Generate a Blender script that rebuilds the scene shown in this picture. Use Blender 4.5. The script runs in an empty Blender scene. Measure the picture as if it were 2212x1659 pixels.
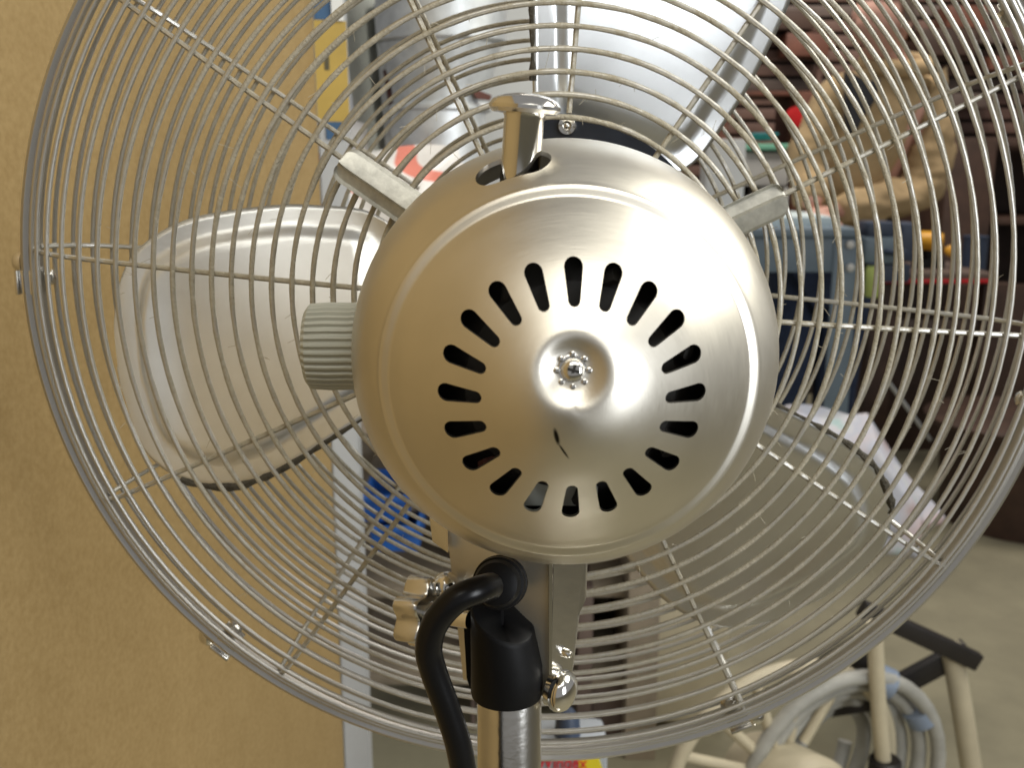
import bpy, bmesh, math, random
from mathutils import Vector, Matrix, noise
PI=math.pi
random.seed(7)
scene=bpy.context.scene
COL=scene.collection
H=1.05                                   # height of the fan axis above the floor

# ---------------------------------------------------------------- camera
F=2205.0; CX,CY=1106.0,829.5             # focal length and centre in units of a 2212 px wide frame
A=Vector((0.0044215,0.2203522,0.9754104))   # world +Y seen from the camera (x right, y up, z forward)
U=Vector((0.9999897,0.0,-0.0045329)); V=Vector((-0.0009988,0.9754204,-0.2203499))
CAM=Vector((-0.0143,-0.4622,H+0.0602))
cam=bpy.data.cameras.new('camera'); camo=bpy.data.objects.new('camera',cam); COL.objects.link(camo)
cam.sensor_width=36; cam.lens=36*F/2212; cam.clip_start=.01; cam.clip_end=60
R3=Matrix((U,A,V))                       # camera(x right,y up,z fwd) -> world rows
right=Vector((U.x,A.x,V.x)); up=Vector((U.y,A.y,V.y)); fwd=Vector((U.z,A.z,V.z))
camo.matrix_world=Matrix(((right.x,up.x,-fwd.x,CAM.x),(right.y,up.y,-fwd.y,CAM.y),(right.z,up.z,-fwd.z,CAM.z),(0,0,0,1)))
cam.dof.use_dof=True; cam.dof.focus_distance=.34; cam.dof.aperture_fstop=21
scene.camera=camo
def at(px,py,Y):
    """point of the room at depth Y that is seen at (px,py)"""
    d=Vector(((px-CX)/F,(CY-py)/F,1)); D=Vector((d.dot(U),d.dot(A),d.dot(V)))
    return CAM+D*((Y-CAM.y)/D.y)

# ---------------------------------------------------------------- light
w=bpy.data.worlds.new('World'); scene.world=w; w.use_nodes=True
bg=w.node_tree.nodes['Background']; bg.inputs[0].default_value=(.98,.97,.96,1); bg.inputs[1].default_value=.235
def area(name,loc,target,sx,sy,power,col,spread=180):
    l=bpy.data.lights.new(name,'AREA'); l.shape='RECTANGLE'; l.size=sx; l.size_y=sy; l.energy=power; l.color=col; l.spread=math.radians(spread)
    o=bpy.data.objects.new(name,l); COL.objects.link(o); o.location=loc
    o.rotation_euler=(Vector(target)-Vector(loc)).to_track_quat('-Z','Y').to_euler(); return o
area('doorway_light',(1.9,-1.85,H+.30),(0,0,H),.8,1.3,11.5,(.92,.96,1.0),110)
area('window_light',(1.45,.22,H+1.15),(0,-.1,H+.06),1.15,.9,17,(1.0,.98,.88),130)
area('ceiling_light',(.30,-1.05,H+1.35),(0,0,H),1.6,.8,4.2,(1.0,.97,.87),90)
area('shop_light',(1.1,2.6,H+1.9),(1.1,3.4,H-.2),2.2,1.0,54,(1.0,.93,.84))
scene.view_settings.view_transform='Standard'; scene.view_settings.look='None'
scene.view_settings.exposure=.2; scene.view_settings.gamma=1
scene.render.engine='CYCLES'; scene.cycles.use_denoising=True
scene.cycles.max_bounces=8; scene.cycles.glossy_bounces=6

# ---------------------------------------------------------------- materials
def nodes(m): return m.node_tree.nodes, m.node_tree.links
def mat(name,col,rough=.5,metal=0.,bump=0.,bscale=80,var=0.,vscale=6.,spec=.5,**k):
    m=bpy.data.materials.new(name); m.use_nodes=True; n,l=nodes(m); b=n['Principled BSDF']
    b.inputs['Base Color'].default_value=(*col,1); b.inputs['Roughness'].default_value=rough; b.inputs['Metallic'].default_value=metal
    b.inputs['Specular IOR Level'].default_value=spec
    for q,v in k.items(): b.inputs[q].default_value=v
    tc=n.new('ShaderNodeTexCoord')
    if var:
        t=n.new('ShaderNodeTexNoise'); t.inputs['Scale'].default_value=vscale; t.inputs['Detail'].default_value=6; t.inputs['Roughness'].default_value=.65
        l.new(tc.outputs['Object'],t.inputs['Vector'])
        r=n.new('ShaderNodeValToRGB'); r.color_ramp.elements[0].position=.3; r.color_ramp.elements[1].position=.7
        r.color_ramp.elements[0].color=(*[c*(1-var) for c in col],1); r.color_ramp.elements[1].color=(*[min(1,c*(1+var)) for c in col],1)
        l.new(t.outputs['Fac'],r.inputs[0]); l.new(r.outputs[0],b.inputs['Base Color'])
    if bump:
        t=n.new('ShaderNodeTexNoise'); t.inputs['Scale'].default_value=bscale; t.inputs['Detail'].default_value=5
        l.new(tc.outputs['Object'],t.inputs['Vector'])
        bp=n.new('ShaderNodeBump'); bp.inputs['Strength'].default_value=bump; bp.inputs['Distance'].default_value=.002
        l.new(t.outputs['Fac'],bp.inputs['Height']); l.new(bp.outputs[0],b.inputs['Normal'])
    return m
def mathn(n,l,op,a,b=None,clamp=False):
    q=n.new('ShaderNodeMath'); q.operation=op; q.use_clamp=clamp
    for i,v in enumerate((a,b)):
        if v is None: continue
        if isinstance(v,(int,float)): q.inputs[i].default_value=v
        else: l.new(v,q.inputs[i])
    return q.outputs[0]
def wire_mat(name,base,dustmax,rough):
    """satin wire; the intake dust is thickest towards the motor"""
    m=mat(name,base,rough,1.0); n,l=nodes(m); b=n['Principled BSDF']; out=n['Material Output']
    tc=n.new('ShaderNodeTexCoord'); sp=n.new('ShaderNodeSeparateXYZ'); l.new(tc.outputs['Object'],sp.inputs[0])
    zz=mathn(n,l,'SUBTRACT',sp.outputs[2],H)
    r=mathn(n,l,'SQRT',mathn(n,l,'ADD',mathn(n,l,'MULTIPLY',sp.outputs[0],sp.outputs[0]),mathn(n,l,'MULTIPLY',zz,zz)))
    mr=n.new('ShaderNodeMapRange'); mr.interpolation_type='SMOOTHSTEP'
    l.new(r,mr.inputs[0]); mr.inputs[1].default_value=.13; mr.inputs[2].default_value=.245; mr.inputs[3].default_value=1; mr.inputs[4].default_value=.10
    t=n.new('ShaderNodeTexNoise'); t.inputs['Scale'].default_value=55; t.inputs['Detail'].default_value=8; t.inputs['Roughness'].default_value=.75
    l.new(tc.outputs['Object'],t.inputs['Vector'])
    nz=n.new('ShaderNodeMapRange'); l.new(t.outputs['Fac'],nz.inputs[0]); nz.inputs[1].default_value=.36; nz.inputs[2].default_value=.56; nz.inputs[3].default_value=.25; nz.inputs[4].default_value=1
    f=mathn(n,l,'MULTIPLY',mathn(n,l,'MULTIPLY',mr.outputs[0],nz.outputs[0]),dustmax,True)
    d=n.new('ShaderNodeBsdfPrincipled'); d.inputs['Roughness'].default_value=1; d.inputs['Specular IOR Level'].default_value=.1
    cr=n.new('ShaderNodeValToRGB'); cr.color_ramp.elements[0].color=(.27,.24,.175,1); cr.color_ramp.elements[1].color=(.50,.46,.365,1)
    t2=n.new('ShaderNodeTexNoise'); t2.inputs['Scale'].default_value=260; t2.inputs['Detail'].default_value=4; l.new(tc.outputs['Object'],t2.inputs['Vector'])
    l.new(t2.outputs['Fac'],cr.inputs[0]); l.new(cr.outputs[0],d.inputs['Base Color'])
    bp=n.new('ShaderNodeBump'); bp.inputs['Strength'].default_value=.8; bp.inputs['Distance'].default_value=.0008
    t3=n.new('ShaderNodeTexNoise'); t3.inputs['Scale'].default_value=900; l.new(tc.outputs['Object'],t3.inputs['Vector'])
    l.new(t3.outputs['Fac'],bp.inputs['Height']); l.new(bp.outputs[0],d.inputs['Normal'])
    mx=n.new('ShaderNodeMixShader'); l.new(f,mx.inputs[0]); l.new(b.outputs[0],mx.inputs[1]); l.new(d.outputs[0],mx.inputs[2]); l.new(mx.outputs[0],out.inputs[0])
    return m
def brushed_mat(name,base):
    m=mat(name,base,.30,1.0); n,l=nodes(m); b=n['Principled BSDF']
    b.inputs['Anisotropic'].default_value=.45
    tg=n.new('ShaderNodeTangent'); tg.direction_type='RADIAL'; tg.axis='Y'; l.new(tg.outputs[0],b.inputs['Tangent'])
    tc=n.new('ShaderNodeTexCoord'); sp=n.new('ShaderNodeSeparateXYZ'); l.new(tc.outputs['Object'],sp.inputs[0])
    zz=mathn(n,l,'SUBTRACT',sp.outputs[2],H)
    r=mathn(n,l,'SQRT',mathn(n,l,'ADD',mathn(n,l,'MULTIPLY',sp.outputs[0],sp.outputs[0]),mathn(n,l,'MULTIPLY',zz,zz)))
    th=mathn(n,l,'ARCTAN2',zz,sp.outputs[0])
    cv=n.new('ShaderNodeCombineXYZ'); l.new(mathn(n,l,'MULTIPLY',r,2600),cv.inputs[0]); l.new(mathn(n,l,'MULTIPLY',th,5),cv.inputs[1])
    t=n.new('ShaderNodeTexNoise'); t.inputs['Scale'].default_value=1; t.inputs['Detail'].default_value=3; l.new(cv.outputs[0],t.inputs['Vector'])
    t2=n.new('ShaderNodeTexNoise'); t2.inputs['Scale'].default_value=28; t2.inputs['Detail'].default_value=6; l.new(tc.outputs['Object'],t2.inputs['Vector'])
    ro=mathn(n,l,'ADD',mathn(n,l,'ADD',mathn(n,l,'MULTIPLY',t.outputs['Fac'],.10),mathn(n,l,'MULTIPLY',t2.outputs['Fac'],.12)),.29)
    l.new(ro,b.inputs['Roughness'])
    bp=n.new('ShaderNodeBump'); bp.inputs['Strength'].default_value=.06; bp.inputs['Distance'].default_value=.0004
    l.new(t.outputs['Fac'],bp.inputs['Height']); l.new(bp.outputs[0],b.inputs['Normal'])
    # faint grime blotches and the black scuff below the screw
    cr=n.new('ShaderNodeValToRGB'); cr.color_ramp.elements[0].position=.25; cr.color_ramp.elements[1].position=.6
    cr.color_ramp.elements[0].color=(*[c*.86 for c in base],1); cr.color_ramp.elements[1].color=(*base,1); l.new(t2.outputs['Fac'],cr.inputs[0])
    nrm=mathn(n,l,'MULTIPLY',t2.outputs['Fac'],.004)
    def blob(p,ang,a,c):
        dx=mathn(n,l,'SUBTRACT',sp.outputs[0],p.x); dz=mathn(n,l,'SUBTRACT',sp.outputs[2],p.z)
        ca,sa=math.cos(ang),math.sin(ang)
        uu=mathn(n,l,'DIVIDE',mathn(n,l,'ADD',mathn(n,l,'MULTIPLY',dx,ca),mathn(n,l,'MULTIPLY',dz,sa)),a)
        vv=mathn(n,l,'DIVIDE',mathn(n,l,'SUBTRACT',mathn(n,l,'MULTIPLY',dz,ca),mathn(n,l,'MULTIPLY',dx,sa)),c)
        q=mathn(n,l,'ADD',mathn(n,l,'MULTIPLY',uu,uu),mathn(n,l,'MULTIPLY',vv,vv))
        return mathn(n,l,'SUBTRACT',1.35,q,True)
    s=mathn(n,l,'MAXIMUM',blob(at(1202,942,-.2185),math.radians(104),.0024,.00062),blob(at(1217,972,-.217),math.radians(122),.0026,.0003))
    mx=n.new('ShaderNodeMixRGB'); l.new(s,mx.inputs[0]); l.new(cr.outputs[0],mx.inputs[1]); mx.inputs[2].default_value=(.03,.028,.025,1)
    l.new(mx.outputs[0],b.inputs['Base Color'])
    return m
def board_mat(name,c1,c2):
    m=mat(name,c1,.8,0,bump=.12,bscale=420); n,l=nodes(m); b=n['Principled BSDF']
    tc=n.new('ShaderNodeTexCoord'); mp=n.new('ShaderNodeMapping'); l.new(tc.outputs['Object'],mp.inputs[0])
    t=n.new('ShaderNodeTexNoise'); t.inputs['Scale'].default_value=30; t.inputs['Detail'].default_value=10; t.inputs['Roughness'].default_value=.7; l.new(mp.outputs[0],t.inputs['Vector'])
    t2=n.new('ShaderNodeTexNoise'); t2.inputs['Scale'].default_value=240; t2.inputs['Detail'].default_value=4; l.new(mp.outputs[0],t2.inputs['Vector'])
    f=mathn(n,l,'ADD',mathn(n,l,'MULTIPLY',t.outputs['Fac'],.45),mathn(n,l,'MULTIPLY',t2.outputs['Fac'],.6))
    cr=n.new('ShaderNodeValToRGB'); cr.color_ramp.elements[0].position=.38; cr.color_ramp.elements[1].position=.66
    cr.color_ramp.elements[0].color=(*c2,1); cr.color_ramp.elements[1].color=(*c1,1); l.new(f,cr.inputs[0]); l.new(cr.outputs[0],b.inputs['Base Color'])
    return m
M={}
M['wire']=wire_mat('guard_wire',(.62,.61,.585),1.0,.38)
M['wire_front']=wire_mat('front_guard_wire',(.58,.57,.54),1.0,.38)
M['fibre']=mat('dust_fibre',(.36,.33,.26),1.0)
M['rim']=wire_mat('rim_steel',(.56,.55,.53),.9,.33)
M['housing']=brushed_mat('brushed_steel',(.735,.70,.625))
M['chrome']=mat('chrome',(.80,.78,.74),.11,1.0,var=.06,vscale=60)
M['satin']=mat('satin_chrome',(.70,.68,.64),.2,1.0,bump=.05,bscale=300,var=.08,vscale=40)
M['neck']=mat('neck_plate',(.66,.62,.53),.46,.75,var=.08,vscale=40)
M['shelf']=mat('dull_brown_wood',(.25,.205,.15),.7,0,var=.3,vscale=9)
M['frame']=mat('black_brown_frame',(.014,.011,.010),.45,0,var=.3,vscale=15)
M['tab']=mat('dusty_zinc',(.50,.49,.44),.45,.7,bump=.06,bscale=500,var=.22,vscale=160)
M['blade']=mat('aluminium_blade',(.76,.77,.77),.34,1.0,var=.06,vscale=25,bump=.03,bscale=60)
M['edge_dust']=mat('blade_edge_dust',(.09,.08,.06),.95,0,bump=.8,bscale=700,var=.4,vscale=200)
M['hub']=mat('hub_paint',(.012,.016,.026),.35,0,var=.3,vscale=60)
M['black']=mat('black_plastic',(.005,.005,.0055),.5,0,spec=.18,bump=.05,bscale=200,var=.3,vscale=40)
M['rubber']=mat('black_cable',(.004,.004,.005),.3,0,spec=.3,bump=.04,bscale=300)
M['dark']=mat('motor_dark',(.02,.018,.016),.7,0,var=.4,vscale=60)
M['grey_plastic']=mat('grey_plastic',(.42,.43,.38),.45,0,var=.06,vscale=50)
M['board']=board_mat('tan_board',(.292,.200,.082),(.240,.158,.058))
M['trim']=mat('grey_edge',(.34,.345,.35),.6,0,var=.06,vscale=20,bump=.05)
M['yellow_card']=mat('yellow_card',(.36,.24,.035),.6,0,var=.1,vscale=25)
M['blue_card']=mat('blue_card',(.015,.07,.16),.6,0,var=.2,vscale=25)
M['white']=mat('white_plastic',(.60,.60,.58),.5,0,var=.06,vscale=9)
M['ink']=mat('ink',(.06,.05,.02),.7)
M['galv']=mat('galvanised_steel',(.56,.58,.59),.45,.5,var=.22,vscale=35,bump=.06,bscale=60)
M['galv_dark']=mat('weathered_galvanised_steel',(.46,.47,.43),.6,.1,var=.2,vscale=18)
M['redbrown']=mat('red_brown_paint',(.12,.045,.035),.6,0,var=.3,vscale=12)
M['slat']=mat('slat_wood',(.145,.08,.06),.6,0,var=.22,vscale=7,bump=.1,bscale=40)
M['slat_grey']=mat('slat_grey_wood',(.12,.085,.07),.6,0,var=.25,vscale=7)
M['groove']=mat('slat_groove',(.035,.022,.018),.8)
M['brown']=mat('dark_brown_wood',(.055,.028,.018),.6,0,var=.4,vscale=9,bump=.1)
M['wood']=mat('red_wood',(.15,.055,.033),.55,0,var=.3,vscale=10)
M['steelblue']=mat('blue_grey_paint',(.14,.19,.235),.45,0,var=.12,vscale=9)
M['dkblue']=mat('dark_blue_paint',(.03,.045,.08),.5,0,var=.25,vscale=9)
M['paleblue']=mat('pale_blue_paper',(.55,.64,.66),.6,0,var=.06,vscale=10)
M['lime']=mat('lime_label',(.38,.46,.13),.5,0,var=.1,vscale=30)
M['orange']=mat('yellow_tool',(.62,.30,.015),.4,0,var=.2,vscale=30)
M['teal']=mat('teal_plastic',(.05,.30,.36),.4)
M['mint']=mat('mint_plastic',(.20,.50,.36),.45)
M['red']=mat('red_plastic',(.55,.015,.02),.4,0,var=.15,vscale=20)
M['blue']=mat('blue_plastic',(.02,.11,.40),.4,0,var=.2,vscale=20)
M['cream']=mat('cream_plastic',(.52,.46,.33),.5,0,var=.1,vscale=14)
M['hose']=mat('pale_grey_hose',(.36,.355,.325),.5,0,var=.15,vscale=30,bump=.05)
M['blue_tape']=mat('clear_blue_tape',(.22,.27,.36),.35)
M['jacket']=mat('tan_jacket',(.42,.30,.16),.9,0,bump=.5,bscale=45,var=.18,vscale=14)
M['skin']=mat('skin',(.56,.31,.24),.55,0,var=.08,vscale=20)
M['jeans']=mat('dark_jeans',(.025,.04,.085),.9,0,bump=.2,bscale=300,var=.3,vscale=20)
M['shirt']=mat('charcoal_shirt',(.03,.03,.035),.9)
M['hair']=mat('hair',(.07,.045,.03),.7,0,var=.4,vscale=90)
M['eye']=mat('eye',(.04,.03,.025),.2)
M['floor']=mat('concrete_floor',(.265,.24,.16),.75,0,var=.16,vscale=5,bump=.15,bscale=120)
M['yellow']=mat('yellow_label',(.72,.60,.02),.45)
M['redink']=mat('red_ink',(.62,.02,.03),.5)
M['paleblueplastic']=mat('pale_grey_label',(.30,.325,.36),.5)

# ---------------------------------------------------------------- builders
def root(name,label,cat,loc,group=None):
    o=bpy.data.objects.new(name,None); COL.objects.link(o); o.location=loc; o.empty_display_size=.05
    o['label']=label; o['category']=cat
    if group: o['group']=group
    return o
def off(parent):
    v=Vector((0,0,0))
    while parent is not None: v+=parent.location; parent=parent.parent
    return v
def obj(name,verts,faces,m,parent=None,smooth=True,angle=35,label=None,kind=None,cat=None,group=None):
    """one mesh object whose vertices are given in room coordinates"""
    me=bpy.data.meshes.new(name); me.from_pydata([tuple(v) for v in verts],[],faces); me.update()
    return obm(name,me,m,parent,smooth,angle,label,kind,cat,group)
def fixn(me):
    bm=bmesh.new(); bm.from_mesh(me); bmesh.ops.recalc_face_normals(bm,faces=bm.faces); bm.to_mesh(me); bm.free()
def obm(name,me,m,parent=None,smooth=True,angle=35,label=None,kind=None,cat=None,group=None,norm=True):
    if norm: fixn(me)
    if smooth:
        me.polygons.foreach_set('use_smooth',[True]*len(me.polygons)); me.set_sharp_from_angle(angle=math.radians(angle))
    for q in (m if isinstance(m,(list,tuple)) else [m]): me.materials.append(q)
    o=bpy.data.objects.new(name,me); COL.objects.link(o)
    if parent is not None:
        o.parent=parent; o.location=-off(parent)
    if label: o['label']=label
    if kind: o['kind']=kind
    if cat: o['category']=cat
    if group: o['group']=group
    return o
def frame(t,n0=None):
    t=t.normalized()
    if n0 is None or abs(n0.dot(t))>.98: n0=Vector((0,0,1)) if abs(t.z)<.9 else Vector((1,0,0))
    n=(n0-t*n0.dot(t)).normalized(); return n,t.cross(n)
def tube_d(pts,r,seg=8,closed=False,radii=None,caps=True):
    pts=[Vector(p) for p in pts]; N=len(pts); vs=[];fs=[]; n=None
    for i,p in enumerate(pts):
        a=pts[(i-1)%N] if (closed or i>0) else p; b=pts[(i+1)%N] if (closed or i<N-1) else p
        n,bn=frame(b-a,n); rr=radii[i] if radii else r
        for k in range(seg):
            t=2*PI*k/seg; vs.append(p+n*(math.cos(t)*rr)+bn*(math.sin(t)*rr))
    for i in range(N if closed else N-1):
        j=(i+1)%N
        for k in range(seg): fs.append((i*seg+k,i*seg+(k+1)%seg,j*seg+(k+1)%seg,j*seg+k))
    if caps and not closed: fs.append(tuple(range(seg))[::-1]); fs.append(tuple(range((N-1)*seg,N*seg)))
    return vs,fs
def merge(*ds):
    vs=[];fs=[]
    for v,f in ds:
        o=len(vs); vs+=list(v); fs+=[tuple(i+o for i in q) for q in f]
    return vs,fs
def tube(name,pts,r,m,parent=None,seg=8,closed=False,radii=None,**k):
    return obj(name,*tube_d(pts,r,seg,closed,radii),m,parent,angle=50,**k)
def lathe_d(prof,c,axis,seg=48,ref=None,cap=True):
    """prof: (radius, distance along axis) from point c"""
    c=Vector(c); axis=Vector(axis).normalized(); n,b=frame(axis,ref); vs=[];fs=[]
    for r,h in prof:
        for k in range(seg):
            t=2*PI*k/seg; vs.append(c+axis*h+n*(r*math.cos(t))+b*(r*math.sin(t)))
    for i in range(len(prof)-1):
        for k in range(seg): fs.append((i*seg+k,i*seg+(k+1)%seg,(i+1)*seg+(k+1)%seg,(i+1)*seg+k))
    if cap: fs.append(tuple(range(seg))); fs.append(tuple(range((len(prof)-1)*seg,len(prof)*seg)))
    return vs,fs
def lathe(name,prof,c,axis,m,parent=None,seg=48,cap=True,angle=35,**k): return obj(name,*lathe_d(prof,c,axis,seg,None,cap),m,parent,angle=angle,**k)
def box_d(c,dx,dy,dz,rot=None,bev=0.):
    bm=bmesh.new(); bmesh.ops.create_cube(bm,size=1)
    bmesh.ops.scale(bm,vec=(dx,dy,dz),verts=bm.verts)
    if bev: bmesh.ops.bevel(bm,geom=bm.edges[:],offset=bev,segments=2,profile=.6,affect='EDGES')
    R=rot if rot is not None else Matrix.Identity(3)
    vs=[R@v.co+Vector(c) for v in bm.verts]; fs=[tuple(v.index for v in f.verts) for f in bm.faces]; bm.free(); return vs,fs
def box(name,c,dx,dy,dz,m,parent=None,rot=None,bev=.002,**k): return obj(name,*box_d(c,dx,dy,dz,rot,bev),m,parent,angle=30,**k)
def rz(a): return Matrix.Rotation(a,3,'Z')
def pbox(name,x0,y0,x1,y1,Y,thick,m,parent=None,bev=.004,**k):
    """box whose near face fills the given part of the view at depth Y"""
    a=at(x0,y0,Y); b=at(x1,y1,Y); c=(a+b)/2; c.y+=thick/2
    return box(name,c,abs(b.x-a.x),thick,abs(b.z-a.z),m,parent,bev=bev,**k)
def prism_d(poly,depth):
    """poly: list of near points; extruded by the vector depth"""
    n=len(poly); depth=Vector(depth)
    vs=[Vector(p) for p in poly]+[Vector(p)+depth for p in poly]
    fs=[tuple(range(n)),tuple(range(n,2*n))[::-1]]+[(i,(i+1)%n,n+(i+1)%n,n+i) for i in range(n)]
    return vs,fs
def prism(name,poly,depth,m,parent=None,bev=0,**k):
    o=obj(name,*prism_d(poly,depth),m,parent,angle=30,**k)
    if bev:
        bm=bmesh.new(); bm.from_mesh(o.data); bmesh.ops.bevel(bm,geom=bm.edges[:],offset=bev,segments=2,affect='EDGES'); bm.to_mesh(o.data); bm.free()
        o.data.polygons.foreach_set('use_smooth',[True]*len(o.data.polygons)); o.data.set_sharp_from_angle(angle=math.radians(30))
    return o
def spline(pts,n=12):
    P=[Vector(p) for p in pts]; P=[P[0]*2-P[1]]+P+[P[-1]*2-P[-2]]; out=[]
    for i in range(1,len(P)-2):
        for j in range(n):
            t=j/n; a,b,c,d=P[i-1],P[i],P[i+1],P[i+2]
            out.append(.5*((2*b)+(c-a)*t+(2*a-5*b+4*c-d)*t*t+(3*b-a-3*c+d)*t**3))
    out.append(P[-2]); return out
def pol(r,th,s): return Vector((r*math.cos(th),s,H+r*math.sin(th)))
def interp(x,xs,ys):
    if x<=xs[0]: return ys[0]
    for i in range(1,len(xs)):
        if x<=xs[i]: return ys[i-1]+(ys[i]-ys[i-1])*(x-xs[i-1])/(xs[i]-xs[i-1])
    return ys[-1]
def sm(a,b,x):
    t=min(1,max(0,(x-a)/(b-a))); return t*t*(3-2*t)

# ================================================================ SETTING
fl=obj('floor',[(-4,-4,0),(6,-4,0),(6,8,0),(-4,8,0)],[(0,1,2,3)],M['floor'],None,smooth=False,kind='structure')

# partition wall of tan board, running past the camera on the left
Ye=.62
e0=at(716,1000,Ye); e1=at(770,1000,Ye)
wd=Vector((-.20,-1.45,0)).normalized()
wn=Vector((-wd.y,wd.x,0))                                    # towards the fan
if wn.x<0: wn=-wn
thick=(e1.x-e0.x)
E0=Vector((e0.x,Ye,0)); E1=E0+Vector((thick,.012,0))
Lw=1.9; hw=2.15
pw=root('partition_wall','tan particle board partition running along the left of the fan','wall',(E0.x,Ye,0))
far=Vector((-.03,0,0))
poly=[E0,E0+wd*Lw,E0+wd*Lw+Vector((-.03,.0,0)),E0+Vector((-.03,.02,0))]
prism('board',poly,(0,0,hw),M['board'],pw)
prism('end_trim',[E0+Vector((.0005,.0,0)),E1,E1+Vector((0,.03,0)),E0+Vector((.0005,.03,0))],(0,0,hw),M['trim'],pw,bev=.0015,label='grey-white edge strip of the partition')
zt=lambda py: at(716,py,Ye).z
def strip(name,y0,y1,x0,x1,m,pr=.0016,**k):
    a=E0.lerp(E1,x0); b=E0.lerp(E1,x1); n=Vector((.1,-1,0)).normalized()*pr
    return prism(name,[a+n+Vector((0,0,zt(y1))),b+n+Vector((0,0,zt(y1))),b+n+Vector((0,0,zt(y0))),a+n+Vector((0,0,zt(y0)))],(0,.0014,0),m,pw,**k)
strip('card',42,262,.02,1.12,M['yellow_card'],label='mustard yellow card with torn left edge')
strip('card',-120,40,.06,.62,M['blue_card'],label='dark blue card')
strip('switch_plate',-60,42,.64,1.05,M['white'],pr=.004)
strip('card',262,300,.3,.95,M['blue_card'],label='navy strip under the yellow card')
strip('printed_mark',118,150,.33,.5,M['ink'],pr=.002)

# ================================================================ FAN
fan=root('pedestal_fan','large brushed steel pedestal fan seen from behind in its wire guard','fan',(at(1100,1600,-.11).x,-.11,0))
ROT=math.radians(-4.75); PIT=.00869
xs=[0,.2065,.2135,.2195,.225,.2295,.2335]
def prof_arc():
    """guard profile (r, s) sampled along its length"""
    P=[]; r=.060
    while r<.2065: P.append((r,-.0518+.0231*(r/.2)**2)); r+=.002
    P+=[(.2065,-.0270),(.2132,-.0253),(.2193,-.0215),(.2248,-.0163),(.2292,-.0105),(.2325,-.0052)]
    L=[P[0][0]]
    for a,b in zip(P,P[1:]): L.append(L[-1]+math.hypot(b[0]-a[0],b[1]-a[1]))
    return L,[p[0] for p in P],[p[1] for p in P]
PL,PR,PS=prof_arc(); LMAX=PL[-1]
WR=.00108
def spiral(sign,flip,ph,t0=6.9):
    """sign -1: rear guard (towards the camera), +1: front guard"""
    pts=[]; t=t0; st=1/128
    while True:
        L=PIT*(t+ph)
        if L>LMAX-.001: break
        r=interp(L,PL,PR); s=interp(L,PL,PS); th=-2*PI*t*flip
        pts.append(pol(r,th,s if sign<0 else -s*1.10)); t+=st
    return pts
sp1=spiral(-1,1,.8)
def dusty(pts,k):
    out=[]
    for p in pts:
        r=math.hypot(p.x,p.z-H); d=1-sm(.13,.22,r)
        out.append(WR*(1+d*(.07+k*.20*noise.noise(p*260)+k*.16*noise.noise(p*620))))
    return out
rg=tube('rear_guard',sp1,WR,M['wire'],fan,seg=8,radii=dusty(sp1,1))
def guard_radial(par,k,sign,m):
    th=ROT+k*PI/6; pts=[]
    for i in range(len(PR)):
        if PR[i]<(.0745 if k%2 else .066): continue
        s=PS[i] if sign<0 else -PS[i]*1.10
        pts.append(pol(PR[i]-(.0006 if PR[i]>.2 else 0),th,s-sign*.0019))
    tube('radial_wire',pts,.00116,m,par,seg=7)
for k in range(12): guard_radial(rg,k,-1,M['wire'])
fg=tube('front_guard',spiral(1,-1,.80,3.0),WR,M['wire_front'],fan,seg=7)
for k in range(12): guard_radial(fg,k,1,M['wire_front'])
lathe('badge',[(.045,.0),(.045,.004),(.040,.007),(0.001,.009)],(0,.052,H),(0,1,0),M['satin'],fg)
rf=random.Random(3); hv_=[]
for q in range(260):
    i=int(len(sp1)*rf.random()**1.5*.8); p=sp1[i]; rad_=Vector((p.x,0,p.z-H)).normalized()
    d=(rad_*rf.choice((-1,1))*rf.uniform(.3,1)+Vector((rf.uniform(-.6,.6),rf.uniform(-.7,.1),rf.uniform(-.6,.6)))).normalized()
    L=rf.uniform(.0015,.0042)*(2.2 if rf.random()<.06 else 1); c_=Vector((rf.uniform(-1,1),rf.uniform(-1,1),rf.uniform(-1.5,.5)))*L*.35
    b0=p+d*WR*.8
    hv_.append(tube_d([b0,b0+d*L*.5+c_*.4,b0+d*L+c_],.00011,3))
obj('dust_fibres',*merge(*hv_),M['fibre'],rg,kind='stuff')
# rim band that clamps the two halves
def ringband(name,prof,m,par,seg=180):
    vs=[];fs=[];n=len(prof)
    for k in range(seg):
        for r,s in prof: vs.append(pol(r,2*PI*k/seg,s))
    for k in range(seg):
        j=(k+1)%seg
        for i in range(n): fs.append((k*n+i,k*n+(i+1)%n,j*n+(i+1)%n,j*n+i))
    return obj(name,vs,fs,m,par,angle=40)
ringband('rim_band',[(.2322,-.0074),(.2342,-.0082),(.2360,-.0068),(.2366,0),(.2360,.0068),(.2342,.0082),(.2322,.0074),(.2338,0)],M['rim'],fan)
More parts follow.
